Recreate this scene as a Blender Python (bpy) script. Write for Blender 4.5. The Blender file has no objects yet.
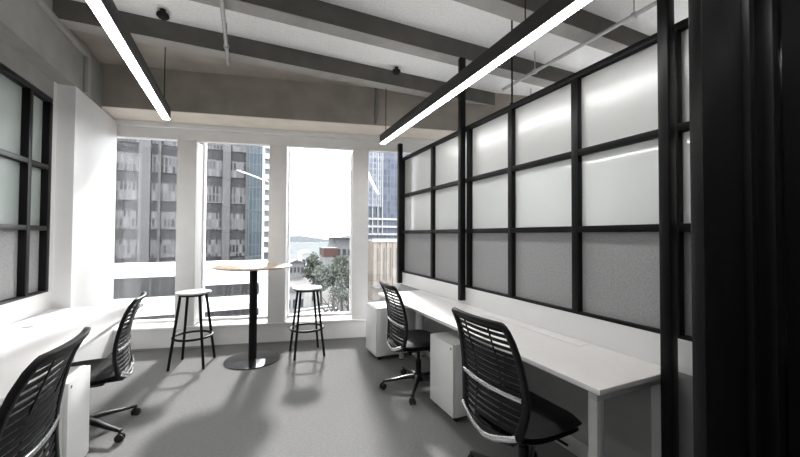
import bpy, bmesh, math, random
from mathutils import Vector, Matrix
random.seed(7)
S = bpy.context.scene
COL = S.collection
PI = math.pi
SK = math.radians(12.63)                 # the window wall runs askew to the room
TB = -math.tan(SK)
SKD = Vector((math.cos(SK), -math.sin(SK), 0))   # along the window wall
SKN = Vector((math.sin(SK), math.cos(SK), 0))    # outwards

# ------------------------------------------------------------------ materials
def new_mat(name):
    m = bpy.data.materials.new(name); m.use_nodes = True
    nt = m.node_tree; nt.nodes.clear()
    out = nt.nodes.new('ShaderNodeOutputMaterial')
    return m, nt, out

def pmat(name, col, rough=0.5, metal=0.0, var=0.0, scale=20.0, bump=0.0, bscale=200.0, coat=0.0, spec=0.5, stretch=None, detail=4):
    m, nt, out = new_mat(name)
    b = nt.nodes.new('ShaderNodeBsdfPrincipled')
    b.inputs['Base Color'].default_value = (*col, 1); b.inputs['Roughness'].default_value = rough
    b.inputs['Metallic'].default_value = metal; b.inputs['Coat Weight'].default_value = coat
    b.inputs['Specular IOR Level'].default_value = spec
    nt.links.new(b.outputs[0], out.inputs[0])
    tc = nt.nodes.new('ShaderNodeTexCoord'); vec = tc.outputs['Object']
    if stretch:
        mp = nt.nodes.new('ShaderNodeMapping'); mp.inputs['Scale'].default_value = stretch
        nt.links.new(vec, mp.inputs[0]); vec = mp.outputs[0]
    if var > 0:
        n = nt.nodes.new('ShaderNodeTexNoise'); n.inputs['Scale'].default_value = scale; n.inputs['Detail'].default_value = detail
        nt.links.new(vec, n.inputs['Vector'])
        r = nt.nodes.new('ShaderNodeValToRGB')
        r.color_ramp.elements[0].position = 0.3; r.color_ramp.elements[1].position = 0.7
        r.color_ramp.elements[0].color = (*[c*(1-var) for c in col], 1)
        r.color_ramp.elements[1].color = (*[min(1, c*(1+var)) for c in col], 1)
        nt.links.new(n.outputs['Fac'], r.inputs[0]); nt.links.new(r.outputs[0], b.inputs['Base Color'])
    if bump > 0:
        n2 = nt.nodes.new('ShaderNodeTexNoise'); n2.inputs['Scale'].default_value = bscale; n2.inputs['Detail'].default_value = 3
        nt.links.new(vec, n2.inputs['Vector'])
        bp = nt.nodes.new('ShaderNodeBump'); bp.inputs['Strength'].default_value = bump; bp.inputs['Distance'].default_value = 0.01
        nt.links.new(n2.outputs['Fac'], bp.inputs['Height']); nt.links.new(bp.outputs[0], b.inputs['Normal'])
    return m

def emat(name, col, strength):
    m, nt, out = new_mat(name)
    e = nt.nodes.new('ShaderNodeEmission'); e.inputs[0].default_value = (*col, 1); e.inputs[1].default_value = strength
    nt.links.new(e.outputs[0], out.inputs[0]); return m

def glass_mat(name, tint=(1, 1, 1), ior=1.5):
    m, nt, out = new_mat(name)
    t = nt.nodes.new('ShaderNodeBsdfTransparent'); t.inputs[0].default_value = (*tint, 1)
    g = nt.nodes.new('ShaderNodeBsdfGlossy'); g.inputs['Roughness'].default_value = 0.0
    f = nt.nodes.new('ShaderNodeFresnel'); f.inputs[0].default_value = ior
    mx = nt.nodes.new('ShaderNodeMixShader')
    nt.links.new(f.outputs[0], mx.inputs[0]); nt.links.new(t.outputs[0], mx.inputs[1]); nt.links.new(g.outputs[0], mx.inputs[2])
    nt.links.new(mx.outputs[0], out.inputs[0]); return m

def frosted_mat(name, col, diff_w=0.5, fwd=0.1, rough=0.5, grough=0.03, ior=1.45):
    m, nt, out = new_mat(name)
    d = nt.nodes.new('ShaderNodeBsdfDiffuse'); d.inputs[0].default_value = (*col, 1)
    t = nt.nodes.new('ShaderNodeBsdfTranslucent'); t.inputs[0].default_value = (*col, 1)
    a = nt.nodes.new('ShaderNodeMixShader'); a.inputs[0].default_value = 1-diff_w
    nt.links.new(d.outputs[0], a.inputs[1]); nt.links.new(t.outputs[0], a.inputs[2])
    r = nt.nodes.new('ShaderNodeBsdfRefraction'); r.inputs['IOR'].default_value = 1.12; r.inputs['Roughness'].default_value = rough
    r.inputs[0].default_value = (*col, 1)
    b = nt.nodes.new('ShaderNodeMixShader'); b.inputs[0].default_value = fwd
    nt.links.new(a.outputs[0], b.inputs[1]); nt.links.new(r.outputs[0], b.inputs[2])
    g = nt.nodes.new('ShaderNodeBsdfGlossy'); g.inputs['Roughness'].default_value = grough
    f = nt.nodes.new('ShaderNodeFresnel'); f.inputs[0].default_value = ior
    c = nt.nodes.new('ShaderNodeMixShader')
    nt.links.new(f.outputs[0], c.inputs[0]); nt.links.new(b.outputs[0], c.inputs[1]); nt.links.new(g.outputs[0], c.inputs[2])
    nt.links.new(c.outputs[0], out.inputs[0]); return m

def facade_mat(name, c1, c2, mortar, w, h, ms, rough=0.4, off=0.0, bias=0.0):
    m, nt, out = new_mat(name)
    b = nt.nodes.new('ShaderNodeBsdfPrincipled'); b.inputs['Roughness'].default_value = rough; b.inputs['Specular IOR Level'].default_value = 0.12
    tc = nt.nodes.new('ShaderNodeTexCoord'); sp = nt.nodes.new('ShaderNodeSeparateXYZ'); cb = nt.nodes.new('ShaderNodeCombineXYZ')
    ad = nt.nodes.new('ShaderNodeMath'); ad.operation = 'ADD'
    nt.links.new(tc.outputs['Object'], sp.inputs[0])
    nt.links.new(sp.outputs[0], ad.inputs[0]); nt.links.new(sp.outputs[1], ad.inputs[1])
    nt.links.new(ad.outputs[0], cb.inputs[0]); nt.links.new(sp.outputs[2], cb.inputs[1])
    br = nt.nodes.new('ShaderNodeTexBrick'); br.offset = off; br.squash = 1
    br.inputs['Color1'].default_value = (*c1, 1); br.inputs['Color2'].default_value = (*c2, 1); br.inputs['Mortar'].default_value = (*mortar, 1)
    br.inputs['Scale'].default_value = 1; br.inputs['Brick Width'].default_value = w; br.inputs['Row Height'].default_value = h
    br.inputs['Mortar Size'].default_value = ms; br.inputs['Mortar Smooth'].default_value = 0.1; br.inputs['Bias'].default_value = bias
    nt.links.new(cb.outputs[0], br.inputs[0]); nt.links.new(br.outputs[0], b.inputs['Base Color'])
    nt.links.new(b.outputs[0], out.inputs[0]); return m

M = {}
M['white'] = pmat('white_paint', (0.80, 0.80, 0.80), 0.55, var=0.015, scale=6)
M['greywall'] = pmat('grey_wall_lining', (0.30, 0.30, 0.30), 0.7, var=0.05, scale=8)
M['white_frame'] = pmat('white_window_frame', (0.851, 0.8452, 0.8395), 0.45, var=0.02, scale=8)
M['carpet'] = pmat('grey_carpet', (0.205, 0.205, 0.205), 0.95, var=0.13, scale=70, bump=0.4, bscale=320, spec=0.1, stretch=(0.6, 2.2, 1), detail=6)
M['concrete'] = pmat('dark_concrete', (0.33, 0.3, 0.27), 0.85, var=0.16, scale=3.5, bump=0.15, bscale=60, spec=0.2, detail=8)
M['beam'] = pmat('beam_concrete', (0.1275, 0.12, 0.1102), 0.85, var=0.14, scale=5, bump=0.15, bscale=60, spec=0.2, detail=8)  # rib sides, darkened in colour against the bounce-lit underside
M['ribsoffit'] = pmat('pale_rib_underside', (0.34, 0.33, 0.315), 0.85, var=0.1, scale=6)  # floor bounce painted into the rib undersides as a paler tone
M['soffit'] = pmat('warm_plaster_soffit', (0.78, 0.72, 0.64), 0.8, var=0.06, scale=5)  # bounced sunlight put into the colour of the concrete underside
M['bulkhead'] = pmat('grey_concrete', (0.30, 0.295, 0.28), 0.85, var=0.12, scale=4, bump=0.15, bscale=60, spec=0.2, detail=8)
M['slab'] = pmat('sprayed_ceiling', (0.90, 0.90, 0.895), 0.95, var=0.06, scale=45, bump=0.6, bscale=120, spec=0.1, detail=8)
M['black'] = pmat('black_steel', (0.006, 0.006, 0.0065), 0.42, spec=0.18, var=0.1, scale=10)
M['black_sat'] = pmat('black_satin_door', (0.008, 0.008, 0.0085), 0.36, spec=0.35, var=0.1, scale=5)
M['housing'] = pmat('charcoal_housing', (0.028, 0.026, 0.025), 0.6, var=0.08, scale=10)
M['basearm'] = pmat('black_base_nylon', (0.010, 0.010, 0.011), 0.34, var=0.1, scale=20)
M['plastic'] = pmat('black_plastic', (0.008, 0.008, 0.009), 0.45, spec=0.22, var=0.1, scale=30, bump=0.05, bscale=400)
M['fabric'] = pmat('black_seat_fabric', (0.012, 0.012, 0.013), 0.62, spec=0.25, var=0.2, scale=120, bump=0.25, bscale=500)
M['mesh'] = pmat('black_slat', (0.008, 0.008, 0.009), 0.5, spec=0.2, var=0.1, scale=30)
M['chrome'] = pmat('polished_aluminium', (0.78, 0.78, 0.79), 0.22, 1.0, var=0.04, scale=20)
M['galv'] = pmat('galvanised_steel', (0.50, 0.50, 0.50), 0.45, 0.6, var=0.15, scale=25)
M['greypipe'] = pmat('grey_painted_trunking', (0.33, 0.33, 0.32), 0.5, var=0.08, scale=12)
M['desk'] = pmat('white_laminate', (0.80, 0.785, 0.775), 0.32, var=0.015, scale=15)
M['edge'] = pmat('grey_edge_band', (0.42, 0.42, 0.42), 0.5, var=0.03, scale=15)
M['ped'] = pmat('white_powder_coat', (0.825, 0.825, 0.8188), 0.4, var=0.02, scale=10)
M['leg'] = pmat('pale_grey_steel', (0.50, 0.50, 0.50), 0.45, var=0.03, scale=10)
M['felt'] = pmat('grey_felt', (0.36, 0.36, 0.365), 0.95, var=0.12, scale=80, bump=0.3, bscale=250, spec=0.1, detail=8)
M['frost'] = frosted_mat('frosted_glass', (0.90, 0.915, 0.91))
M['frost_top'] = frosted_mat('satin_frosted_glass', (0.90, 0.91, 0.90), grough=0.29, ior=2.3)
M['frost_l'] = frosted_mat('frosted_glass_greenish', (0.66, 0.72, 0.70))
M['glass'] = glass_mat('window_glass')
M['strip'] = emat('light_strip', (1.0, 0.985, 0.96), 15.0)
M['uplight'] = emat('soft_uplight', (1.0, 0.985, 0.96), 2.7)  # upward glow added to brighten the ceiling
M['strip_warm'] = emat('warm_light_strip', (1.0, 0.98, 0.94), 34.0)  # for the added lamp that brightens the frosted panes
M['wood'] = pmat('pale_oak', (0.50, 0.38, 0.28), 0.35, var=0.14, scale=7, stretch=(1, 9, 1))
M['oakedge'] = pmat('oak_edge', (0.30, 0.20, 0.14), 0.5, var=0.2, scale=30)
M['disc'] = pmat('glossy_black_base', (0.02, 0.02, 0.021), 0.11, 0.0, var=0.1, scale=10, coat=0.6, spec=0.9)
M['stoolseat'] = pmat('pale_stool_seat', (0.62, 0.61, 0.60), 0.4, var=0.05, scale=15)
M['skirt'] = pmat('grey_skirting', (0.28, 0.28, 0.28), 0.5, var=0.05, scale=10)
M['rubber'] = pmat('black_rubber', (0.010, 0.010, 0.010), 0.7, var=0.1, scale=30)
# outside
M['tower'] = pmat('dark_tower_wall', (0.0192, 0.0192, 0.0204), 0.7, var=0.06, scale=0.6, spec=0.1)
M['towerband'] = facade_mat('tower_window_band', (0.006, 0.006, 0.008), (0.085, 0.085, 0.088), (0.045, 0.045, 0.047), 0.48, 1.3, 0.10, 0.35, bias=-0.25)
M['pier'] = pmat('tower_pier', (0.01885, 0.01885, 0.02006), 0.7, var=0.08, scale=1.5)
M['pier_d'] = pmat('tower_pier_dark', (0.009728, 0.009424, 0.01003), 0.7, var=0.08, scale=1.5)
M['blueglass'] = facade_mat('blue_glass_facade', (0.02917, 0.04264, 0.05386), (0.04488, 0.05834, 0.06956), (0.06732, 0.07854, 0.08755), 0.9, 3.1, 0.12, 0.25)
M['balcony'] = pmat('white_balcony', (0.48, 0.486, 0.492), 0.6, var=0.03, scale=2, spec=0.1)
M['balcglass'] = pmat('balcony_shadow_glass', (0.036, 0.0504, 0.0612), 0.3, var=0.15, scale=1)  # dark blue-grey glass behind the balconies
M['rtower'] = facade_mat('pale_grid_tower', (0.03276, 0.04032, 0.05544), (0.0756, 0.08568, 0.1033), (0.1134, 0.121, 0.1335), 1.1, 1.5, 0.16, 0.35)
M['rtower2'] = facade_mat('dark_glass_tower', (0.0252, 0.03024, 0.04284), (0.04284, 0.0504, 0.06552), (0.0504, 0.05544, 0.06804), 1.0, 1.6, 0.10, 0.3)
M['cream'] = pmat('cream_stone', (0.1397, 0.1237, 0.1075), 0.8, var=0.06, scale=0.8, spec=0.1)
M['podium'] = pmat('white_podium', (0.45, 0.45, 0.4575), 0.6, var=0.02, scale=0.6, spec=0.1)
M['podglass'] = facade_mat('podium_window_strip', (0.00864, 0.00864, 0.009504), (0.01901, 0.01901, 0.01987), (0.02246, 0.02246, 0.02246), 0.75, 3.0, 0.07, 0.35)
M['street'] = pmat('pale_pavement', (0.0768, 0.0768, 0.0768), 0.8, var=0.15, scale=0.2, spec=0.1)
M['road'] = pmat('grey_road', (0.048, 0.048, 0.0495), 0.8, var=0.15, scale=0.4, spec=0.1)
M['water'] = pmat('pale_water', (0.07466, 0.08086, 0.08294), 0.6, var=0.08, scale=0.05, spec=0.0)
M['hill'] = pmat('hazy_hill', (0.05323, 0.05806, 0.0629), 0.9, var=0.08, scale=0.02, spec=0.0)
M['red'] = pmat('faded_red_cladding', (0.072, 0.0396, 0.036), 0.7, var=0.15, scale=0.6, spec=0.1)
M['greyroof'] = pmat('grey_roof', (0.0704, 0.0736, 0.0752), 0.7, var=0.12, scale=0.5, spec=0.1)
M['palewall'] = pmat('pale_render', (0.176, 0.1792, 0.1824), 0.7, var=0.06, scale=0.5, spec=0.1)
M['darkwin'] = pmat('dark_window_glass', (0.028, 0.03, 0.034), 0.25, var=0.2, scale=0.8)
M['leaf'] = pmat('dull_green_leaf', (0.0306, 0.0378, 0.027), 0.7, var=0.35, scale=1.2)
M['leaf2'] = pmat('grey_green_leaf', (0.0468, 0.054, 0.045), 0.7, var=0.3, scale=1.5)
M['leaf3'] = pmat('bright_green_leaf', (0.055, 0.095, 0.035), 0.7, var=0.3, scale=2)
M['bark'] = pmat('dark_bark', (0.024, 0.022, 0.02), 0.9, var=0.25, scale=4)

# ------------------------------------------------------------------ mesh builder
class MB:
    def __init__(s): s.bm = bmesh.new()
    def box(s, x0, x1, y0, y1, z0, z1, bev=0.0, mat=None, seg=2):
        b = bmesh.new()
        v = [b.verts.new((x, y, z)) for x in (x0, x1) for y in (y0, y1) for z in (z0, z1)]
        for f in ((0, 1, 3, 2), (4, 6, 7, 5), (0, 4, 5, 1), (2, 3, 7, 6), (0, 2, 6, 4), (1, 5, 7, 3)):
            b.faces.new([v[i] for i in f])
        if bev > 0:
            bmesh.ops.bevel(b, geom=b.edges[:], offset=bev, segments=seg, profile=0.5, affect='EDGES')
        if mat is not None: bmesh.ops.transform(b, matrix=mat, verts=b.verts[:])
        s.merge(b); return s
    def merge(s, b):
        bmesh.ops.recalc_face_normals(b, faces=b.faces[:])
        me = bpy.data.meshes.new('tmp'); b.to_mesh(me); b.free(); s.bm.from_mesh(me); bpy.data.meshes.remove(me)
    def prism(s, poly, z0, z1, mat=None, bev=0.0):
        b = bmesh.new()
        lo = [b.verts.new((x, y, z0)) for x, y in poly]; hi = [b.verts.new((x, y, z1)) for x, y in poly]
        n = len(poly)
        b.faces.new(lo[::-1]); b.faces.new(hi)
        for i in range(n): b.faces.new([lo[i], lo[(i+1) % n], hi[(i+1) % n], hi[i]])
        if bev > 0:
            es = [e for e in b.edges if abs(e.verts[0].co.z-e.verts[1].co.z) < 1e-6]
            bmesh.ops.bevel(b, geom=es, offset=bev, segments=2, profile=0.5, affect='EDGES')
        if mat is not None: bmesh.ops.transform(b, matrix=mat, verts=b.verts[:])
        s.merge(b); return s
    def sweep(s, pts, size, refs=None, closed=False, n=10, power=2.0):
        """superellipse section (a across, b along ref) swept through pts"""
        pts = [Vector(p) for p in pts]; N = len(pts); b = bmesh.new(); rings = []
        for i, p in enumerate(pts):
            if closed: t = pts[(i+1) % N]-pts[i-1]
            else: t = pts[min(i+1, N-1)]-pts[max(i-1, 0)]
            t.normalize()
            r = Vector(refs[i] if isinstance(refs, list) else (refs or ((0, 0, 1) if abs(t.z) < 0.9 else (1, 0, 0))))
            r = (r-t*r.dot(t)).normalized(); u = t.cross(r)
            a_, b_ = size[i] if isinstance(size, list) else size
            ring = []
            for k in range(n):
                an = 2*PI*(k+0.5)/n; c, q = math.cos(an), math.sin(an)
                cx = math.copysign(abs(c)**(2/power), c); qy = math.copysign(abs(q)**(2/power), q)
                ring.append(b.verts.new(p+u*a_*cx+r*b_*qy))
            rings.append(ring)
        for i in range(N if closed else N-1):
            A, B = rings[i], rings[(i+1) % N]
            for k in range(n): b.faces.new([A[k], A[(k+1) % n], B[(k+1) % n], B[k]])
        if not closed: b.faces.new(rings[0][::-1]); b.faces.new(rings[-1])
        s.merge(b); return s
    def tube(s, p, q, r, r2=None, n=16):
        r2 = r if r2 is None else r2
        return s.sweep([p, q], [(r, r), (r2, r2)], n=n)
    def lathe(s, prof, n=32, at=(0, 0, 0), mat=None):
        b = bmesh.new(); rings = []
        for r, z in prof:
            if r < 1e-6: rings.append([b.verts.new((0, 0, z))])
            else: rings.append([b.verts.new((r*math.cos(2*PI*k/n), r*math.sin(2*PI*k/n), z)) for k in range(n)])
        for A, B in zip(rings, rings[1:]):
            for k in range(n):
                k2 = (k+1) % n
                if len(A) == 1 and len(B) == 1: continue
                if len(A) == 1: b.faces.new([A[0], B[k2], B[k]])
                elif len(B) == 1: b.faces.new([A[k], A[k2], B[0]])
                else: b.faces.new([A[k], A[k2], B[k2], B[k]])
        m = Matrix.Translation(at) @ (mat or Matrix())
        bmesh.ops.transform(b, matrix=m, verts=b.verts[:])
        s.merge(b); return s
    def build(s, name, mat, parent=None, smooth=False, loc=None, rotz=0.0):
        me = bpy.data.meshes.new(name); s.bm.to_mesh(me); s.bm.free()
        me.materials.append(mat)
        if smooth:
            for p in me.polygons: p.use_smooth = True
            me.set_sharp_from_angle(angle=math.radians(38))
        o = bpy.data.objects.new(name, me); COL.objects.link(o)
        if parent: o.parent = parent
        if loc: o.location = loc
        if rotz: o.rotation_euler.z = rotz
        return o

def tag(o, label, cat, group=None, kind=None):
    o['label'] = label; o['category'] = cat
    if group: o['group'] = group
    if kind: o['kind'] = kind
    return o
def empty(name, loc=(0, 0, 0), rotz=0.0):
    o = bpy.data.objects.new(name, None); COL.objects.link(o); o.location = loc; o.rotation_euler.z = rotz
    o.empty_display_size = 0.1
    return o
def thing(name, label, cat, loc=(0, 0, 0), rotz=0.0, group=None):
    return tag(empty(name, loc, rotz), label, cat, group)
def struct(o): o['kind'] = 'structure'; return o
def copy_tree(o, parent=None):
    c = o.copy(); COL.objects.link(c)
    if parent: c.parent = parent
    for ch in list(o.children): copy_tree(ch, c)
    return c
def box(name, mat, *a, parent=None, bev=0.0, m=None):
    return MB().box(*a, bev=bev, mat=m).build(name, mat, parent, smooth=bev > 0)

# skew-frame boxes: u along the window wall (0 at x=0), d outwards from plane a
SKM = lambda a: Matrix.Translation((0, a, 0)) @ Matrix.Rotation(-SK, 4, 'Z')
AF = 4.74                                   # front plane of the window wall (y at x = 0)
def skbox(name, mat, u0, u1, d0, d1, z0, z1, parent=None, bev=0.0):
    return MB().box(u0, u1, d0, d1, z0, z1, bev=bev, mat=SKM(AF)).build(name, mat, parent, smooth=bev > 0)
CS = math.cos(SK)

# ------------------------------------------------------------------ room shell
XL, XR = -1.53, 1.925
struct(MB().prism([(-5.2, -3), (5.4, -3), (5.4, AF+TB*5.4), (-5.2, AF-TB*5.2)], -0.25, 0.0).build('floor', M['carpet']))
struct(MB().prism([(-5.2, -3), (5.4, -3), (5.4, AF+0.33+TB*5.4), (-5.2, AF+0.33-TB*5.2)], 3.27, 3.5).build('ceiling', M['slab']))
struct(box('wall_back', M['white'], -5.2, 5.4, -3.2, -3.0, 0.0, 3.27))
struct(MB().prism([(-5.4, -3), (-5.2, -3), (-5.2, 5.9), (-5.4, 5.9)], -0.1, 3.5).build('wall_far_left', M['white']))
struct(MB().prism([(5.4, -3), (5.6, -3), (5.6, 3.6), (5.4, 3.6)], -0.1, 3.5).build('wall_far_right', M['white']))

# ceiling ribs
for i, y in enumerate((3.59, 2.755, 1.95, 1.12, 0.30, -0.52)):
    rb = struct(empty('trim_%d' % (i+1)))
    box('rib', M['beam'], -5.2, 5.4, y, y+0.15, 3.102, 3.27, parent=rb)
    box('soffit', M['ribsoffit'], -5.2, 5.4, y+0.002, y+0.148, 3.0985, 3.1018, parent=rb)  # thin strip added to carry the painted bounce light
# deep concrete spandrel over the window, its front 0.46 m inside the glazing
struct(skbox('trim_10', M['concrete'], -5.6, 5.75, -0.47, 0.33, 2.73, 3.27))
struct(skbox('trim_14', M['soffit'], -5.6, 5.75, -0.469, -0.001, 2.724, 2.7299))  # sheet under the spandrel, beige tone stands for bounced sunlight
struct(MB().prism([(-5.2, 3.745), (5.2, 3.745), (5.2, 4.27+TB*5.2), (-5.2, 4.27-TB*5.2)][:1]+[(2.35, 3.745), (-5.2, 4.27-TB*5.2)], 3.185, 3.27).build('trim_15', M['concrete']))
# window wall: upstand with sill, header, mullions
uL = -1.41/CS - 0.02
struct(skbox('wall_window', M['white_frame'], -5.6, 5.75, 0.0, 0.36, -0.25, 0.225))
struct(skbox('trim_11', M['white'], -5.6, 5.75, -0.02, 0.36, 0.225, 0.262, bev=0.006))
struct(skbox('trim_12', M['white_frame'], -5.6, 5.75, 0.0, 0.09, 2.535, 2.7235))
struct(skbox('trim_16', M['white_frame'], -5.6, 5.75, 0.0905, 0.36, 2.66, 2.7295))
struct(skbox('trim_13', M['white'], -5.6, 5.75, -0.06, -0.001, 2.665, 2.7235, bev=0.005))
struct(skbox('baseboard_window', M['skirt'], -1.43, 1.96, -0.012, 0.0, 0.0, 0.018))
mull = []
for k in range(-5, 5):
    c = 0.3665+1.0385*k
    mull.append(c)
    mu = empty('trim_%d' % (25+k), (0, 0, 0)); struct(mu)
    u = c/CS
    skbox('mullion', M['white_frame'], u-0.107, u+0.107, 0.0, 0.33, 0.262, 2.6595 if False else 2.5345, parent=mu, bev=0.006)
    skbox('glazing_bead', M['white'], u+0.107, u+0.119, 0.24, 0.33, 0.262, 2.66, parent=mu)
    skbox('glazing_bead', M['white'], u-0.119, u-0.107, 0.24, 0.33, 0.262, 2.66, parent=mu)
for k in range(-5, 4):
    w = struct(empty('window_%d' % (10+k)))
    u0, u1 = mull[k+5]/CS+0.119, mull[k+6]/CS-0.119
    skbox('pane', M['glass'], u0, u1, 0.27, 0.278, 0.29, 2.64, parent=w)
    f = MB()
    for z0, z1 in ((0.262, 0.29), (2.64, 2.66)): f.box(u0, u1, 0.25, 0.32, z0, z1, mat=SKM(AF))
    f.build('frame', M['white'], w)

# right wall: dado under a black-framed partition
YE = 4.26
struct(box('wall_right', M['white'], XR, XR+0.10, -3.0, YE, 0.725, 0.885))
struct(box('wall_lower_right', M['greywall'], XR, XR+0.10, -3.0, YE, 0.0, 0.7249))
struct(box('baseboard_right', M['leg'], XR-0.012, XR, 0.66, YE, 0.0, 0.10, bev=0.003))
def partition(name, xf, sgn, ys, zs, y_end, y0, mats, post=None, mw=0.05, dep=0.06):
    """xf: face towards the room, sgn: +1 when the wall is on the +x side"""
    root = struct(empty(name))
    xa, xb = sorted((xf, xf+sgn*dep))
    for y in ys: box('mullion', M['black'], xa, xb, y-mw/2, y+mw/2, zs[0], zs[-1], parent=root, bev=0.004)
    box('mullion', M['black'], xa, xb, y_end-mw, y_end, zs[0], zs[-1], parent=root, bev=0.004)
    for z in (zs[0]-0.018, zs[1], zs[2], zs[3]+0.018):
        box('rail', M['black'], xa+0.002, xb-0.002, y0, y_end, z-0.02, z+0.02, parent=root, bev=0.004)
    edges = [y0]+sorted(ys)+[y_end-mw/2]
    xc = xf+sgn*dep*0.7
    for a, b in zip(edges, edges[1:]):
        for r in range(3):
            box('felt_panel' if r == 0 else 'pane', mats[r], xc-0.004, xc+0.004, a+mw/2-0.004, b-mw/2+0.004, zs[r]+0.001, zs[r+1]-(0.019 if r < 2 else 0.0), parent=root)
    return root
partition('window_1', XR, 1, [3.41, 2.71, 2.14, 1.547, 0.99], (0.90, 1.425, 1.915, 2.40), YE, 0.67, (M['felt'], M['frost'], M['frost_top']))
# square steel posts
struct(box('trim_30', M['black'], 1.862, 1.922, 2.737, 2.785, 0.762, 3.10, bev=0.006))
struct(box('trim_31', M['black'], 1.78, 1.845, 0.93, 0.98, 0.0, 3.27, bev=0.012))
struct(box('trim_32', M['black'], 1.865, 1.922, 4.19, 4.25, 0.74, 2.62, bev=0.006))

# left wall
YR = 3.97
struct(box('wall_left', M['white'], XL-0.10, XL, -3.0, YR, 0.0, 0.885))
partition('window_2', XL, -1, [3.59, 2.90, 2.2, 1.5, 0.8, 0.1, -0.6, -1.3, -2.0], (0.90, 1.425, 1.94, 2.50), 3.91, -3.0, (M['felt'], M['frost_l'], M['frost_l']), dep=0.075)
struct(box('trim_33', M['white'], XL-0.10, XL, 3.91, YR, 0.885, 2.70))
struct(box('trim_34', M['bulkhead'], XL-0.10, XL, -3.0, 3.91, 2.542, 2.70))
struct(MB().prism([(-1.75, YR), (-1.405, YR), (-1.405, AF-TB*1.405-0.002), (-1.75, AF-TB*1.75-0.002)], 0.0, 2.70).build('wall_column', M['white']))
struct(MB().prism([(-1.80, -3), (-1.405, -3), (-1.405, 4.26-TB*1.405), (-1.80, 4.26-TB*1.8)], 2.70, 3.10).build('trim_35', M['bulkhead']))
struct(MB().prism([(-1.80, -3), (-1.425, -3), (-1.425, 4.26-TB*1.4), (-1.80, 4.26-TB*1.8)], 3.10, 3.27).build('trim_36', M['bulkhead']))

# ------------------------------------------------------------------ black door frame at the entrance
d = struct(empty('door_1'))
box('door_leaf', M['black_sat'], 1.38, 1.645, 0.62, 0.66, 0.0125, 3.0, parent=d, bev=0.006)
box('stile', M['black'], 1.655, 1.70, 0.60, 0.66, 0.0125, 3.0, parent=d, bev=0.012)
box('stile', M['black_sat'], 1.71, 1.79, 0.635, 0.665, 0.0125, 3.0, parent=d, bev=0.008)
box('stile', M['black'], 1.80, 1.921, 0.588, 0.66, 0.0125, 3.0, parent=d, bev=0.012)
box('pocket_panel', M['black_sat'], 1.84, 1.921, -1.6, 0.583, 0.0, 3.098, parent=d, bev=0.01)
box('head', M['black_sat'], 1.38, 1.921, 0.59, 0.68, 3.0, 3.098, parent=d, bev=0.006)
box('threshold', M['black_sat'], 1.38, 1.921, 0.59, 0.68, 0.0, 0.012, parent=d)

# ------------------------------------------------------------------ services under the ceiling
def conduit(name, pts, r, mat, label, cat, clamps=()):
    t = thing(name, label, cat)
    MB().sweep(pts, (r, r), n=12).build('pipe', mat, t, smooth=True)
    for c, ax in clamps:
        mb = MB(); c = Vector(c)
        mb.sweep([c-Vector(ax)*0.012, c+Vector(ax)*0.012], (r*1.5, r*1.5), n=12)
        if ax != (0, 0, 1): mb.tube(c, (c.x, c.y, 3.268), 0.005, n=6)
        mb.build('clamp', mat, t, smooth=True)
    return t
conduit('conduit', [(-0.18, -0.5, 3.06), (-0.18, 3.66, 3.06), (-0.18, 3.78, 3.07), (-0.18, 3.82, 3.12), (-0.18, 3.83, 3.268)], 0.016, M['galv'],
        'galvanised conduit crossing under the ribs near the middle of the ceiling', 'pipe',
        [((-0.18, 2.45, 3.06), (0, 1, 0)), ((-0.18, 3.4, 3.06), (0, 1, 0))])
conduit('conduit', [(2.67, 0.3, 3.06), (2.67, 3.08, 3.06)], 0.017, M['galv'],
        'galvanised conduit on the ceiling beyond the top of the frosted partition', 'pipe',
        [((2.67, 1.62, 3.06), (0, 1, 0)), ((2.67, 2.6, 3.06), (0, 1, 0))])
yy = 4.26+TB*1.43+0.0
conduit('conduit', [(1.43, yy-0.022, 3.268), (1.435, yy-0.022, 3.05), (1.428, yy-0.022, 2.745)], 0.015, M['palewall'],
        'pale vertical conduit fixed to the dark concrete beside the far end of a pendant light', 'pipe')
t = thing('cable_trunking', 'grey cable trunking along the concrete bulkhead that turns down over the white column', 'trunking')
MB().box(-1.404, -1.372, -1.0, 4.16, 3.045, 3.085, bev=0.004).build('trunk', M['greypipe'], t, smooth=True)
MB().box(-1.404, -1.372, 4.12, 4.16, 2.705, 3.045, bev=0.004).build('drop', M['greypipe'], t, smooth=True)
MB().box(-1.404, -1.385, 4.20, 4.235, 2.705, 3.09, bev=0.003).build('drop', M['greypipe'], t, smooth=True)
def ceiling_device(x, y, name, label, cat):
    t = thing(name, label, cat, (x, y, 3.268))
    MB().lathe([(0, 0), (0.022, 0), (0.022, -0.03), (0.0, -0.03)], 20).build('stem', M['black'], t, smooth=True)
    MB().lathe([(0, -0.025), (0.03, -0.025), (0.045, -0.035), (0.048, -0.055), (0.035, -0.07), (0, -0.072)], 24).build('head', M['black'], t, smooth=True)
    return t
ceiling_device(1.52, 3.50, 'smoke_detector', 'small black ceiling detector near the pale vertical conduit', 'detector')
ceiling_device(-0.66, 3.42, 'ceiling_sensor', 'small dark round sensor on the ceiling close to the lit strip over the short desk', 'sensor')
t = thing('tie_rod', 'thin black rod rising from the top of the frosted partition to the ceiling', 'rod', (1.95, 2.14, 2.44))
MB().tube((0, 0, 0), (0, 0, 0.828), 0.007, n=10).build('rod', M['black'], t, smooth=True)
MB().lathe([(0, 0), (0.018, 0), (0.018, 0.012), (0, 0.012)], 16).build('foot', M['black'], t, smooth=True)

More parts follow.
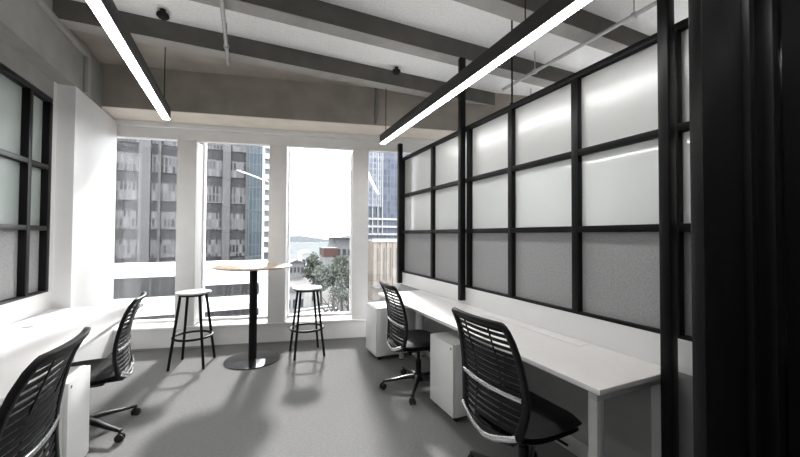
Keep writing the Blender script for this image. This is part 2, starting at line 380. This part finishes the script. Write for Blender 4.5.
# ------------------------------------------------------------------ pendant lights
def pendant(x, y0, y1, label, strip='strip', z=2.465, w=0.034, rz=0.0):
    L = y1-y0
    t = thing('pendant_light', label, 'ceiling light', (x, (y0+y1)/2, z), rz, None)
    h = MB(); h.box(-w, w, -L/2, L/2, 0.006, 0.105, bev=0.003)
    h.build('housing', M['housing'], t, smooth=True)
    MB().box(-w+0.006, w-0.006, -L/2+0.006, L/2-0.006, 0.0, 0.0055).build('diffuser', M[strip], t)
    MB().box(-w+0.01, w-0.01, -L/2+0.03, L/2-0.03, 0.1055, 0.109).build('upper_diffuser', M['uplight'], t)  # added glowing strip on top, lifts the ceiling brightness
    for s in (-L/2+0.28, -0.0, L/2-0.12):
        MB().tube((0, s, 0.105), (0, s, 3.268-z), 0.004, n=8).build('suspension_rod', M['black'], t)
    return t
pendant(-0.648, -1.3, 3.85, 'long black pendant strip light over the aisle beside the short white desk', rz=0.020)
pendant(1.418, -0.9, 3.80, 'long black pendant strip light hanging over the long desk by the frosted partition', rz=-0.022)
pendant(3.3, 0.0, 3.4, 'strip light in the neighbouring room behind the frosted partition glass', 'strip_warm', 2.6)  # added lamp, out of sight, brightens the frosted panes from behind
pendant(-3.0, 0.5, 3.8, 'strip light in the room behind the dark-framed side glazing', 'strip', 2.6)  # added lamp, out of sight, lights the side glazing from behind

# ------------------------------------------------------------------ desks
def leg_frame(parent, y, xa, xb, top=0.705):
    for x in (xa, xb):
        MB().box(x-0.022, x+0.022, y-0.022, y+0.022, 0.012, top-0.04, bev=0.003).build('leg', M['leg'], parent, smooth=True)
        MB().lathe([(0, 0), (0.018, 0), (0.018, 0.012), (0, 0.012)], 14, at=(x, y, 0)).build('foot', M['rubber'], parent)
    MB().box(min(xa, xb)-0.022, max(xa, xb)+0.022, y-0.022, y+0.022, top-0.04, top, bev=0.003).build('crossbar', M['leg'], parent, smooth=True)
t = thing('desk', 'long white bench desk with three leg frames against the partition wall', 'desk')
MB().prism([(1.372, 0.985), (1.918, 0.985), (1.918, 3.64), (1.372, 3.64)], 0.705, 0.73, bev=0.003).build('desktop', M['desk'], t, smooth=True)
for y, xa in ((1.035, 1.415), (2.58, 1.79), (3.50, 1.60)): leg_frame(t, y, xa, 1.87)
box('beam', M['leg'], 1.70, 1.76, 1.05, 3.48, 0.655, 0.70, parent=t, bev=0.003)
box('cable_flap', M['desk'], 1.80, 1.885, 1.42, 2.35, 0.73, 0.7335, parent=t, bev=0.001)
box('cable_flap', M['desk'], 1.80, 1.885, 2.85, 3.45, 0.73, 0.7335, parent=t, bev=0.001)
box('cable_tray', M['edge'], 1.765, 1.90, 1.30, 2.45, 0.585, 0.60, parent=t)
box('cable_tray', M['edge'], 1.765, 1.90, 2.80, 3.40, 0.585, 0.60, parent=t)
t = thing('desk', 'white desk under the side glazing with a small cable port in its top', 'desk')
MB().prism([(-1.525, 0.9), (-0.866, 0.9), (-0.866, 3.93), (-1.525, 3.93)], 0.705, 0.73, bev=0.003).build('desktop', M['desk'], t, smooth=True)
for y, xa in ((0.96, -0.905), (2.30, -0.905), (3.80, -1.34)): leg_frame(t, y, xa, -1.48)
box('beam', M['leg'], -1.23, -1.17, 0.98, 3.78, 0.655, 0.70, parent=t, bev=0.003)
MB().lathe([(0, 0), (0.03, 0), (0.03, 0.004), (0.02, 0.005), (0, 0.004)], 20, at=(-1.373, 3.245, 0.73)).build('cable_port', M['edge'], t)
box('modesty_panel', M['white'], -1.50, -1.485, 1.0, 3.78, 0.30, 0.70, parent=t)

def pedestal(x0, x1, y0, y1, label, face, rz=0.0, h=0.577):
    """face: -1 = fronts look towards -x, +1 = towards +x"""
    t = thing('pedestal_cabinet', label, 'cabinet', ((x0+x1)/2, (y0+y1)/2, 0), rz, None)
    hx, hy = (x1-x0)/2, (y1-y0)/2
    xf = face*hx
    xa, xb = sorted((xf-face*0.02, -xf))
    MB().box(xa, xb, -hy, hy, 0.045, h, bev=0.006).build('carcass', M['ped'], t, smooth=True)
    xs = sorted((xf-face*0.0195, xf))
    dr = MB().box(xs[0], xs[1], -hy+0.002, hy-0.002, 0.05, 0.574, bev=0.003).build('door', M['ped'], t, smooth=True)
    MB().lathe([(0, 0), (0.009, 0), (0.009, 0.004), (0, 0.004)], 14, at=(xf, -hy+0.03, 0.545), mat=Matrix.Rotation(face*PI/2, 4, 'Y')).build('lock', M['chrome'], dr)
    for sx in (-1, 1):
        for sy in (-1, 1):
            c = MB(); c.lathe([(0, -0.011), (0.018, -0.011), (0.021, 0), (0.018, 0.011), (0, 0.011)], 16, at=(sx*(hx-0.05), sy*(hy-0.04), 0.0212), mat=Matrix.Rotation(PI/2, 4, 'X'))
            c.box(sx*(hx-0.05)-0.012, sx*(hx-0.05)+0.012, sy*(hy-0.04)-0.012, sy*(hy-0.04)+0.012, 0.03, 0.047)
            c.build('castor', M['rubber'], t, smooth=True)
    return t
pedestal(1.39, 1.86, 2.135, 2.48, 'white pedestal cabinet under the long desk between the two chairs tucked there', -1)
pedestal(1.315, 1.80, 3.545, 3.90, 'white pedestal cabinet at the window end of the long desk', -1)
pedestal(-1.36, -0.860, 2.425, 2.72, 'white pedestal cabinet under the short desk by the side glazing', 1)

# ------------------------------------------------------------------ office chairs
def back_x(z):
    P = [(0.40, -0.230), (0.50, -0.215), (0.60, -0.208), (0.70, -0.216), (0.82, -0.238), (0.92, -0.270), (0.98, -0.308)]
    for (z0, x0), (z1, x1) in zip(P, P[1:]):
        if z <= z1:
            f = (z-z0)/(z1-z0); return x0+(x1-x0)*f
    return P[-1][1]
def half_w(z):
    P = [(0.40, 0.165), (0.47, 0.20), (0.60, 0.228), (0.75, 0.218), (0.98, 0.192)]
    for (z0, x0), (z1, x1) in zip(P, P[1:]):
        if z <= z1: return x0+(x1-x0)*(z-z0)/(z1-z0)
    return P[-1][1]
def bx(z, y): return back_x(z)-0.035*(1-(y/0.24)**2)
def office_chair():
    t = thing('office_chair', '', 'office chair')
    # star base
    b = MB()
    b.lathe([(0, 0.075), (0.045, 0.075), (0.05, 0.09), (0.045, 0.13), (0.03, 0.145), (0, 0.145)], 24)
    b.build('base_hub', M['plastic'], t, smooth=True)
    for k in range(5):
        a = 2*PI*k/5+0.3; c, s = math.cos(a), math.sin(a)
        arm = MB().sweep([(0.03*c, 0.03*s, 0.112), (0.12*c, 0.12*s, 0.105), (0.22*c, 0.22*s, 0.088), (0.335*c, 0.335*s, 0.074)],
                   [(0.026, 0.020), (0.023, 0.017), (0.019, 0.013), (0.015, 0.010)], refs=(0, 0, 1), n=12, power=3).build('base_arm', M['basearm'], t, smooth=True)
        w = MB(); R = Matrix.Translation((0.33*c, 0.33*s, 0.028)) @ Matrix.Rotation(a+0.5, 4, 'Z')
        for sg in (-1, 1):
            w.lathe([(0, -0.009), (0.022, -0.009), (0.0278, -0.005), (0.0278, 0.005), (0.022, 0.009), (0, 0.009)], 20, mat=R @ Matrix.Translation((0, sg*0.014, 0)) @ Matrix.Rotation(PI/2, 4, 'X'))
        w.tube((0.33*c, 0.33*s, 0.03), (0.33*c, 0.33*s, 0.075), 0.008, n=10)
        w.build('castor', M['rubber'], arm, smooth=True)
    g = MB(); g.lathe([(0, 0.14), (0.026, 0.14), (0.026, 0.26), (0.015, 0.262), (0.015, 0.37), (0, 0.37)], 20)
    g.build('gas_lift', M['plastic'], t, smooth=True)
    m = MB(); m.box(-0.13, 0.13, -0.075, 0.075, 0.355, 0.405, bev=0.015)
    m.box(-0.235, -0.10, -0.035, 0.035, 0.36, 0.395, bev=0.010)
    m.build('mechanism', M['plastic'], t, smooth=True)
    lv = MB(); lv.sweep([(0.05, -0.07, 0.38), (0.05, -0.16, 0.375), (0.055, -0.225, 0.372)], (0.008, 0.006), n=10); lv.build('lever', M['plastic'], t, smooth=True)
    # seat: superellipse cushion with a waterfall front
    def slab(z_of, shrink, th, zoff):
        bm = bmesh.new(); nr, na = 8, 40; top = []; bot = []
        for i in range(nr+1):
            f = i/nr; rt = []; rb = []
            for k in range(na):
                an = 2*PI*k/na; c, s = math.cos(an), math.sin(an)
                X = 0.228*shrink*math.copysign(abs(c)**0.55, c)*f; Y = 0.245*shrink*math.copysign(abs(s)**0.55, s)*f
                e = max(0.0, (f-0.75)/0.25); rnd = th*0.5*(1-math.sqrt(max(0, 1-e*e)))
                zc = zoff-0.03*max(0, (X-0.08)/0.16)**2+0.012*(abs(Y)/0.245)**2
                rt.append(bm.verts.new((X, Y, zc+th/2-rnd))); rb.append(bm.verts.new((X, Y, zc-th/2+rnd)))
            top.append(rt); bot.append(rb)
        for L, fl in ((top, False), (bot, True)):
            for i in range(1, nr):
                for k in range(na):
                    q = [L[i][k], L[i+1][k], L[i+1][(k+1) % na], L[i][(k+1) % na]]
                    bm.faces.new(q[::-1] if fl else q)
            bm.faces.new(L[1][::-1] if fl else L[1])
        bmesh.ops.remove_doubles(bm, verts=top[nr]+bot[nr], dist=1e-5)
        for v in top[0]+bot[0]: bm.verts.remove(v)
        mb = MB(); mb.merge(bm); return mb
    slab(None, 1.0, 0.055, 0.447).build('seat', M['fabric'], t, smooth=True)
    slab(None, 0.95, 0.026, 0.413).build('seat_shell', M['plastic'], t, smooth=True)
    # back: outer frame loop, slats, lumbar strip, lower bracket
    pts = []; refs = []; sizes = []
    def add(z, y, a, bb): pts.append((bx(z, y), y, z)); refs.append((1, 0, 0.25)); sizes.append((a, bb))
    zs = [0.47+0.475*i/9 for i in range(10)]
    for z in zs: add(z, -half_w(z), 0.021-0.006*(z-0.47)/0.455, 0.013)
    for q in range(1, 4):
        an = q*PI/8; r = 0.022; zc = 0.957; wy = half_w(0.957)-r
        add(zc+r*math.sin(an), -(wy+r*math.cos(an)), 0.014, 0.012)
    for y in (-0.14, -0.07, 0, 0.07, 0.14): add(0.978, y, 0.013, 0.012)
    for q in range(3, 0, -1):
        an = q*PI/8; r = 0.022; zc = 0.957; wy = half_w(0.957)-r
        add(zc+r*math.sin(an), wy+r*math.cos(an), 0.014, 0.012)
    for z in zs[::-1]: add(z, half_w(z), 0.021-0.006*(z-0.47)/0.455, 0.013)
    add(0.435, 0.17, 0.02, 0.013)
    for y in (0.10, 0, -0.10): add(0.42, y, 0.02, 0.013)
    add(0.435, -0.17, 0.02, 0.013)
    MB().sweep(pts, sizes, refs=refs, closed=True, n=12, power=3.2).build('back_frame', M['plastic'], t, smooth=True)
    sl = MB(); n = 17
    for i in range(n):
        z = 0.475+0.475*i/(n-1); w = half_w(z)-0.004
        sl.sweep([(bx(z, w*f), w*f, z) for f in (-1, -0.6, -0.2, 0.2, 0.6, 1)], (0.0134 if z < 0.83 else 0.0085, 0.004), refs=(1, 0, 0.2), n=8, power=3)
    for y in (-0.09, 0.09):
        sl.sweep([(bx(z, y)+0.004, y, z) for z in (0.45, 0.6, 0.75, 0.97)], (0.006, 0.003), refs=(1, 0, 0), n=6)
    sl.build('back_slats', M['mesh'], t, smooth=True)
    z = 0.635; w = half_w(z)-0.012
    MB().sweep([(bx(z, w*f)-0.012, w*f, z) for f in (-1, -0.6, -0.2, 0.2, 0.6, 1)], (0.011, 0.004), refs=(1, 0, 0), n=10, power=3).build('lumbar_strip', M['chrome'], t, smooth=True)
    # polished yoke: bottom arc under the back joined to the mechanism
    MB().sweep([(bx(0.455, y)-0.016, y, 0.395+0.07*(abs(y)/0.2)**1.5) for y in (-0.2, -0.16, -0.10, -0.05, 0, 0.05, 0.10, 0.16, 0.2)], (0.014, 0.008), refs=(1, 0, 0), n=10, power=3).build('yoke', M['chrome'], t, smooth=True)
    return t
chair0 = office_chair()
spots = [
    (1.365, 1.415, 0.03, 1.0, 1.9, 'black slat-back office chair nearest the camera at the long bench desk'),
    (1.445, 2.79, -0.05, 0.97, PI/2, 'black slat-back office chair between two pedestals at the window end of the bench desk'),
    (-0.905, 1.61, PI+0.03, 1.01, 0.0, 'black slat-back office chair in the near corner, hiding part of the short desk pedestal'),
    (-1.0, 3.05, PI+0.08, 0.945, 0.63, 'black slat-back office chair at the short desk beyond its pedestal'),
]
for i, (x, y, rz, sc, base, lab) in enumerate(spots):
    c = chair0 if i == 0 else copy_tree(chair0)
    c.location = (x, y, 0); c.rotation_euler.z = rz; c.scale = (sc, sc, sc)
    for ch in c.children:                                   # the star base swivels under the seat
        if ch.name.startswith('base_'): ch.rotation_euler.z = base-0.3-rz
    c['label'] = lab; c['group'] = 'office chairs at the desks'

# ------------------------------------------------------------------ bar table and stools
t = thing('bar_table', 'round oak-topped bar table on a black column by the window', 'table', (0.085, 4.13, 0))
MB().lathe([(0, 1.016), (0.388, 1.016), (0.400, 1.020), (0.406, 1.026), (0.406, 1.034), (0.400, 1.038), (0, 1.038)], 64).build('tabletop', M['wood'], t, smooth=True)
MB().lathe([(0, 0.996), (0.13, 0.996), (0.13, 1.0155), (0, 1.0155)], 32).build('mounting_plate', M['black'], t, smooth=True)
MB().lathe([(0, 0.02), (0.042, 0.02), (0.042, 0.9955), (0, 0.9955)], 32).build('column', M['black'], t, smooth=True)
MB().lathe([(0, 0), (0.283, 0), (0.288, 0.004), (0.285, 0.012), (0.26, 0.016), (0.06, 0.022), (0, 0.022)], 64).build('base_disc', M['disc'], t, smooth=True)

def stool():
    t = thing('bar_stool', '', 'stool')
    MB().lathe([(0, 0.750), (0.155, 0.750), (0.166, 0.754), (0.170, 0.762), (0.166, 0.770), (0.10, 0.771), (0, 0.768)], 48).build('seat', M['stoolseat'], t, smooth=True)
    MB().lathe([(0.118, 0.732), (0.142, 0.732), (0.142, 0.7495), (0.118, 0.7495), (0.118, 0.732)], 40).build('seat_ring', M['black'], t, smooth=True)
    for k in range(4):
        a = PI/2*k+PI/4; c, s = math.cos(a), math.sin(a)
        MB().tube((0.13*c, 0.13*s, 0.742), (0.232*c, 0.232*s, 0.006), 0.0135, n=14).build('leg', M['black'], t, smooth=True)
        MB().lathe([(0, 0), (0.014, 0), (0.014, 0.012), (0, 0.012)], 14, at=(0.232*c, 0.232*s, 0)).build('foot_cap', M['rubber'], t, smooth=True)
    R = 0.183; MB().sweep([(R*math.cos(2*PI*k/40), R*math.sin(2*PI*k/40), 0.30) for k in range(40)], (0.0125, 0.0125), refs=(0, 0, 1), closed=True, n=10).build('footrest_ring', M['black'], t, smooth=True)
    return t
st = stool(); st.location = (-0.50, 4.255, 0); st.rotation_euler.z = -0.24
st['label'] = 'four-legged stool on the side of the bar table nearer the white column'; st['group'] = 'bar stools'
s2 = copy_tree(st); s2.location = (0.665, 4.105, 0); s2.rotation_euler.z = 0.03
s2['label'] = 'four-legged stool on the side of the bar table nearer the long bench desk'

# ------------------------------------------------------------------ outside the window
GZ = -10.6
struct(box('ground', M['street'], -160, 160, 8, 130, GZ-0.5, GZ))
struct(box('trim_60', M['road'], -60, 60, 22, 30, GZ, GZ+0.02))
tag(box('harbour', M['water'], -900, 900, 130, 600, GZ-1.2, GZ-0.6), 'pale harbour water stretching to the far hills', 'water', kind='stuff')
hb = MB(); hp = []
rnd = random.Random(3)
n = 60
prev = 0
bm = bmesh.new(); rows = []
for i in range(n+1):
    x = -300+i*14; h = 9+3.5*math.sin(i*0.35)+2.0*math.sin(i*0.9+1)+rnd.uniform(-0.6, 0.6)
    h *= 1.1
    rows.append([bm.verts.new((x, 620, GZ-1)), bm.verts.new((x, 650, GZ+h*0.7)), bm.verts.new((x, 690, GZ+h)), bm.verts.new((x, 760, GZ-1))])
for A, B in zip(rows, rows[1:]):
    for k in range(3): bm.faces.new([A[k], B[k], B[k+1], A[k+1]])
hb.merge(bm); tag(hb.build('distant_hills', M['hill'], smooth=True), 'low hazy hills beyond the harbour on the horizon', 'hills')

# dark tower
t = thing('office_tower', 'dark grey office tower filling two of the windows', 'building', (-8, 60, GZ))
box('body', M['tower'], -12, 8.25, 0.4, 22, 0, 52, parent=t)
for k in range(10):
    z = 8.55+k*4.15
    for x0, x1 in ((-11.6, -6.2), (-4.6, 4.55), (5.75, 8.0)):
        box('window_band', M['towerband'], x0, x1, 0.2, 0.5, z, z+2.6, parent=t)
for x, w, mt in ((-5.4, 1.4, 'pier'), (-3.6, 0.35, 'pier_d'), (-0.4, 0.35, 'pier_d'), (5.15, 1.1, 'pier'), (8.05, 0.35, 'pier_d'), (-9.0, 0.4, 'pier_d')):
    box('pier', M[mt], x-w/2, x+w/2, -0.15, 0.45, 0, 52, parent=t)
# slim blue and white tower
t = thing('apartment_tower', 'slim blue glass tower with stacked white balconies behind the dark tower', 'building', (3, 100, GZ))
box('body', M['blueglass'], -10, 1.15, 0.5, 14, 0, 60, parent=t)
box('corner_shaft', M['balcony'], 0.95, 1.5, 0.1, 14, 0, 60, parent=t)
box('recess', M['balcglass'], 1.5, 3.0, 1.2, 14, 0, 60, parent=t)
for k in range(19):
    box('balcony', M['balcony'], 1.5, 3.25, 0.0, 1.6, 7.2+k*2.85, 8.45+k*2.85, parent=t)
# white podium building
t = thing('podium_building', 'low white building with dark window strips in front of the towers', 'building', (-5, 38, GZ))
box('wall', M['podium'], -14, 7.3, 0, 5, 0, 9.05, parent=t)
box('parapet', M['podium'], -14.1, 7.4, -0.25, 0.3, 8.7, 9.15, parent=t)
for z0, z1, x1 in ((6.25, 8.05, -0.85), (5.9, 7.05, 6.3), (3.5, 4.5, 6.3)):
    x0 = -13.5 if z0 != 5.9 else 0.2
    box('window_strip', M['podglass'], x0, x1, -0.1, 0.1, z0, z1, parent=t)
box('ledge', M['balcony'], -14.1, 7.45, -0.5, 0.2, 5.1, 5.4, parent=t)
# pale grid tower and its neighbour
t = thing('grid_tower', 'tall pale blue gridded tower beyond the window bay next to the partition', 'building', (33, 80, GZ))
box('body', M['rtower2'], -5.7, 16, 0.5, 9, 9, 60, parent=t)
box('grid_front', M['rtower'], -6.0, -1.9, 0.1, 0.6, 19, 60, parent=t)
for x in (-5.9, -4.5, -3.1, -1.9): box('pier', M['palewall'], x-0.09, x+0.09, -0.15, 0.5, 12, 60, parent=t)
for k in range(3): box('floor_band', M['palewall'], -6.0, 16, -0.05, 0.5, 12.0+k*1.9, 12.5+k*1.9, parent=t)
box('base_block', M['palewall'], -5.8, 16.2, 0.0, 9, 0, 9, parent=t)
t = thing('stone_building', 'cream stone building with tall pilasters below the pale gridded tower', 'building', (24, 60, GZ))
box('wall', M['cream'], -2.5, 9, 0, 14, 0, 11.0, parent=t)
box('cornice', M['palewall'], -2.7, 9.2, -0.35, 0.2, 10.7, 11.35, parent=t)
for k in range(8):
    x = -2.2+k*1.3
    box('pilaster', M['cream'], x-0.2, x+0.2, -0.22, 0.1, 2.5, 10.7, parent=t)
for k in range(7):
    x = -1.55+k*1.3
    box('window', M['greyroof'], x-0.12, x+0.12, -0.06, 0.1, 3.6, 9.6, parent=t)
box('canopy', M['greyroof'], -2.8, 9, -2.0, 0.1, 2.3, 2.6, parent=t)
# waterfront buildings
def shed(name, label, x, y, w, dp, h, wall, roof, nwin):
    t = thing(name, label, 'building', (x, y, GZ))
    box('wall', M[wall], -w/2, w/2, 0, dp, 0, h, parent=t)
    MB().prism([(-w/2-0.3, h), (w/2+0.3, h), (0, h+0.16*w+0.3)], -0.3, dp+0.3, mat=Matrix(((1, 0, 0, 0), (0, 0, 1, 0), (0, 1, 0, 0), (0, 0, 0, 1)))).build('roof', M[roof], t)
    for k in range(nwin):
        xc = -w/2+w*(k+0.5)/nwin
        box('window', M['darkwin'], xc-w/nwin*0.3, xc+w/nwin*0.3, -0.06, 0.1, h*0.35, h*0.72, parent=t)
    return t
t = thing('red_building', 'block with a faded red upper storey behind the trees on the waterfront', 'building', (20.6, 90, GZ))
box('wall', M['palewall'], -1.85, 1.85, 0, 6, 0, 6.2, parent=t)
box('upper_storey', M['red'], -1.9, 1.9, -0.1, 6, 6.2, 8.3, parent=t)
box('roof', M['greyroof'], -2.0, 2.0, -0.15, 6.1, 8.35, 8.6, parent=t)
for k in range(3): box('window', M['darkwin'], -1.5+k*1.1, -0.8+k*1.1, -0.06, 0.1, 6.9, 7.6, parent=t)
t = thing('terminal_building', 'pale terminal with a flat oversailing roof beside the faded red block', 'building', (28, 105, GZ))
box('wall', M['palewall'], -2.5, 9, 0, 12, 0, 8.9, parent=t)
box('roof', M['greyroof'], -6.0, 9.5, -1.5, 13, 10.95, 11.3, parent=t)
box('clerestory', M['palewall'], -2.4, 8.8, 0.2, 11, 8.9, 10.9, parent=t)
for k in range(6): box('window', M['darkwin'], -2.2+k*1.8, -1.1+k*1.8, -0.08, 0.1, 5.6, 7.6, parent=t)
shed('harbour_shed', 'low pale shed by the water nearest the bar table edge', 13.2, 100, 4.0, 8, 4.0, 'palewall', 'greyroof', 4)
shed('harbour_shed', 'small white shed on the quay between the low pale shed and the red block', 18.0, 110, 4.2, 8, 6.0, 'balcony', 'balcony', 3)
shed('harbour_shed', 'grey-roofed shed low on the street behind the stool', 6.2, 52, 3.6, 5, 3.6, 'palewall', 'greyroof', 4)
t = thing('glass_pavilion', 'pale street pavilion with a slatted roof below the trees', 'building', (8.5, 41, GZ))
box('wall', M['palewall'], -2.2, 2.2, 0, 5, 0, 2.0, parent=t)
for k in range(9): MB().box(-2.6, 2.6, -0.08, 0.08, 0, 0.08, mat=Matrix.Translation((0, -0.6+k*0.75, 2.1+0.05*k)) @ Matrix.Rotation(0.25, 4, 'Z')).build('roof_slat', M['balcony' if k % 2 else 'greyroof'], t)
# street trees
def tree(x, y, h, r, leaf, label, seed, n=900, bare=False, name='street_tree', ls=0.42):
    rn = random.Random(seed)
    t = thing(name, label, 'tree', (x, y, GZ), 0, 'street trees below the window')
    tr = MB(); th = h*0.45
    tr.sweep([(0, 0, 0), (0.1, 0.05, th*0.5), (0.0, 0.1, th)], [(0.26, 0.26), (0.2, 0.2), (0.15, 0.15)], n=8)
    tips = []
    for k in range(9 if not bare else 13):
        a = 2*PI*k/9+rn.uniform(-0.3, 0.3); e = rn.uniform(0.3, 1.25); L = r*rn.uniform(0.6, 1.0)
        q = Vector((math.cos(a)*math.cos(e)*L, math.sin(a)*math.cos(e)*L, th+math.sin(e)*L*(h-th)/r))
        mid = q*0.5+Vector((rn.uniform(-.25, .25), rn.uniform(-.25, .25), th*0.5+rn.uniform(0, .3)))
        tr.sweep([(0, 0.1, th*0.92), mid, q], [(0.10, 0.10), (0.08, 0.08), (0.05, 0.05)], n=6); tips.append(q); tips.append(mid)
        if bare:
            for j in range(3):
                e2 = q+Vector((rn.uniform(-.8, .8), rn.uniform(-.8, .8), rn.uniform(0.1, 0.9)))
                tr.tube(mid.lerp(q, 0.6+0.13*j), e2, 0.05, 0.03, n=5)
    tr.build('trunk', M['bark'], t, smooth=True)
    if n:
        bm = bmesh.new()
        for i in range(n):
            c = rn.choice(tips)+Vector((rn.gauss(0, r*0.24), rn.gauss(0, r*0.24), rn.gauss(0, r*0.2)))
            if c.z < th*0.7: c.z = th*0.7+rn.random()*0.5
            u = Vector((rn.gauss(0, 1), rn.gauss(0, 1), rn.gauss(0, 0.6))).normalized(); v = u.orthogonal().normalized()
            s = ls*rn.uniform(0.5, 1.0)
            w = u.cross(v)
            vs = [bm.verts.new(c+v*s*0.5), bm.verts.new(c+w*s*0.3), bm.verts.new(c-v*s*0.5), bm.verts.new(c-w*s*0.3)]
            bm.faces.new(vs)
        f = MB(); f.bm.free(); f.bm = bm
        f.build('foliage', M[leaf], t)
    return t
tree(11.4, 64, 8.3, 1.9, 'leaf', 'round dark tree below the faded red block', 2, 1900, ls=0.6)
tree(16.6, 64, 8.4, 1.9, 'leaf', 'dark tree whose crown reaches up to the pale terminal', 3, 1900, ls=0.6)
tree(13.8, 58.5, 7.9, 1.9, 'leaf', 'broad dark tree in the middle of the group of trees', 1, 1900, ls=0.6)
tree(17.9, 58, 8.0, 1.6, 'leaf2', 'greyish tree against the window frame beside the long desk', 4, 1400, ls=0.55)
tree(10.6, 53, 7.3, 1.7, 'leaf2', 'greyish tree in front of the round dark tree', 5, 1700, ls=0.5)
tree(14.9, 52.5, 7.3, 1.7, 'leaf', 'dark tree in front of the broad dark tree', 6, 1700, ls=0.5)
tree(12.4, 47.5, 6.2, 1.5, 'leaf2', 'greyish tree nearest to the bare trees', 9, 1500, ls=0.45)
tree(8.3, 35.0, 5.9, 1.25, 'leaf2', 'bare-branched tree with few leaves close above the stool', 7, 40, True)
tree(10.9, 36.0, 6.2, 1.25, 'leaf2', 'bare-branched tree close to the window frame', 8, 30, True)
tree(1.45, 31, 5.7, 0.8, 'leaf3', 'bright green young tree at the foot of the white podium', 10, 700, ls=0.3)
tree(19.0, 46, 4.6, 1.4, 'leaf2', 'grey tree in front of the cream stone building', 11, 900)
# cars on the street
def car(x, y, body, label, rz):
    t = thing('car', label, 'car', (x, y, GZ+0.02), rz, 'cars on the street')
    b = MB(); b.box(-2.1, 2.1, -0.85, 0.85, 0.28, 0.85, bev=0.18); b.build('body', body, t, smooth=True)
    b = MB(); b.box(-1.2, 1.0, -0.74, 0.74, 0.8, 1.42, bev=0.25); b.build('cabin', M['darkwin'], t, smooth=True)
    for sx in (-1.3, 1.3):
        for sy in (-0.8, 0.8):
            MB().lathe([(0, -0.1), (0.28, -0.1), (0.32, 0), (0.28, 0.1), (0, 0.1)], 18, at=(sx, sy, 0.32), mat=Matrix.Rotation(PI/2, 4, 'X')).build('wheel', M['rubber'], t, smooth=True)
car(4.7, 48.0, M['darkwin'], 'dark car parked on the street below the grey-roofed shed', 0.3)
car(4.6, 36, M['balcony'], 'white car parked nearest on the street below the window', 0.2)

# ------------------------------------------------------------------ light
w = bpy.data.worlds.new('World'); S.world = w; w.use_nodes = True
bg = w.node_tree.nodes['Background']
bg.inputs[0].default_value = (0.95, 0.975, 1.0, 1); bg.inputs[1].default_value = 4.5
sd = bpy.data.lights.new('sun', 'SUN'); sd.energy = 3.1; sd.angle = math.radians(4.5); sd.color = (1.0, 0.985, 0.96)
so = bpy.data.objects.new('sun', sd); COL.objects.link(so)
so.rotation_euler = Vector((-0.215, -1.09, -0.77)).to_track_quat('-Z', 'Y').to_euler()

# ------------------------------------------------------------------ camera
cd = bpy.data.cameras.new('camera'); cam = bpy.data.objects.new('camera', cd); COL.objects.link(cam)
cd.sensor_fit = 'HORIZONTAL'; cd.sensor_width = 36; cd.lens = 342.8/800*36; cd.clip_start = 0.02; cd.clip_end = 3000
yaw, pit, rol = math.radians(24.21), math.radians(1.147), math.radians(0.29)
fw = Vector((math.sin(yaw)*math.cos(pit), math.cos(yaw)*math.cos(pit), math.sin(pit)))
rt = Vector((math.cos(yaw), -math.sin(yaw), 0)); up = rt.cross(fw)
r2 = rt*math.cos(rol)+up*math.sin(rol); u2 = up*math.cos(rol)-rt*math.sin(rol)
mw = Matrix((r2, u2, -fw)).transposed().to_4x4(); mw.translation = (0, 0, 1.38)
cam.matrix_world = mw
S.camera = cam

S.view_settings.view_transform = 'Standard'; S.view_settings.look = 'None'
S.view_settings.gamma = 1.0; S.view_settings.use_curve_mapping = False
S.view_settings.exposure = 1.3
S.cycles.use_denoising = True
S.cycles.max_bounces = 10; S.cycles.transparent_max_bounces = 12
S.cycles.sample_clamp_indirect = 6.0
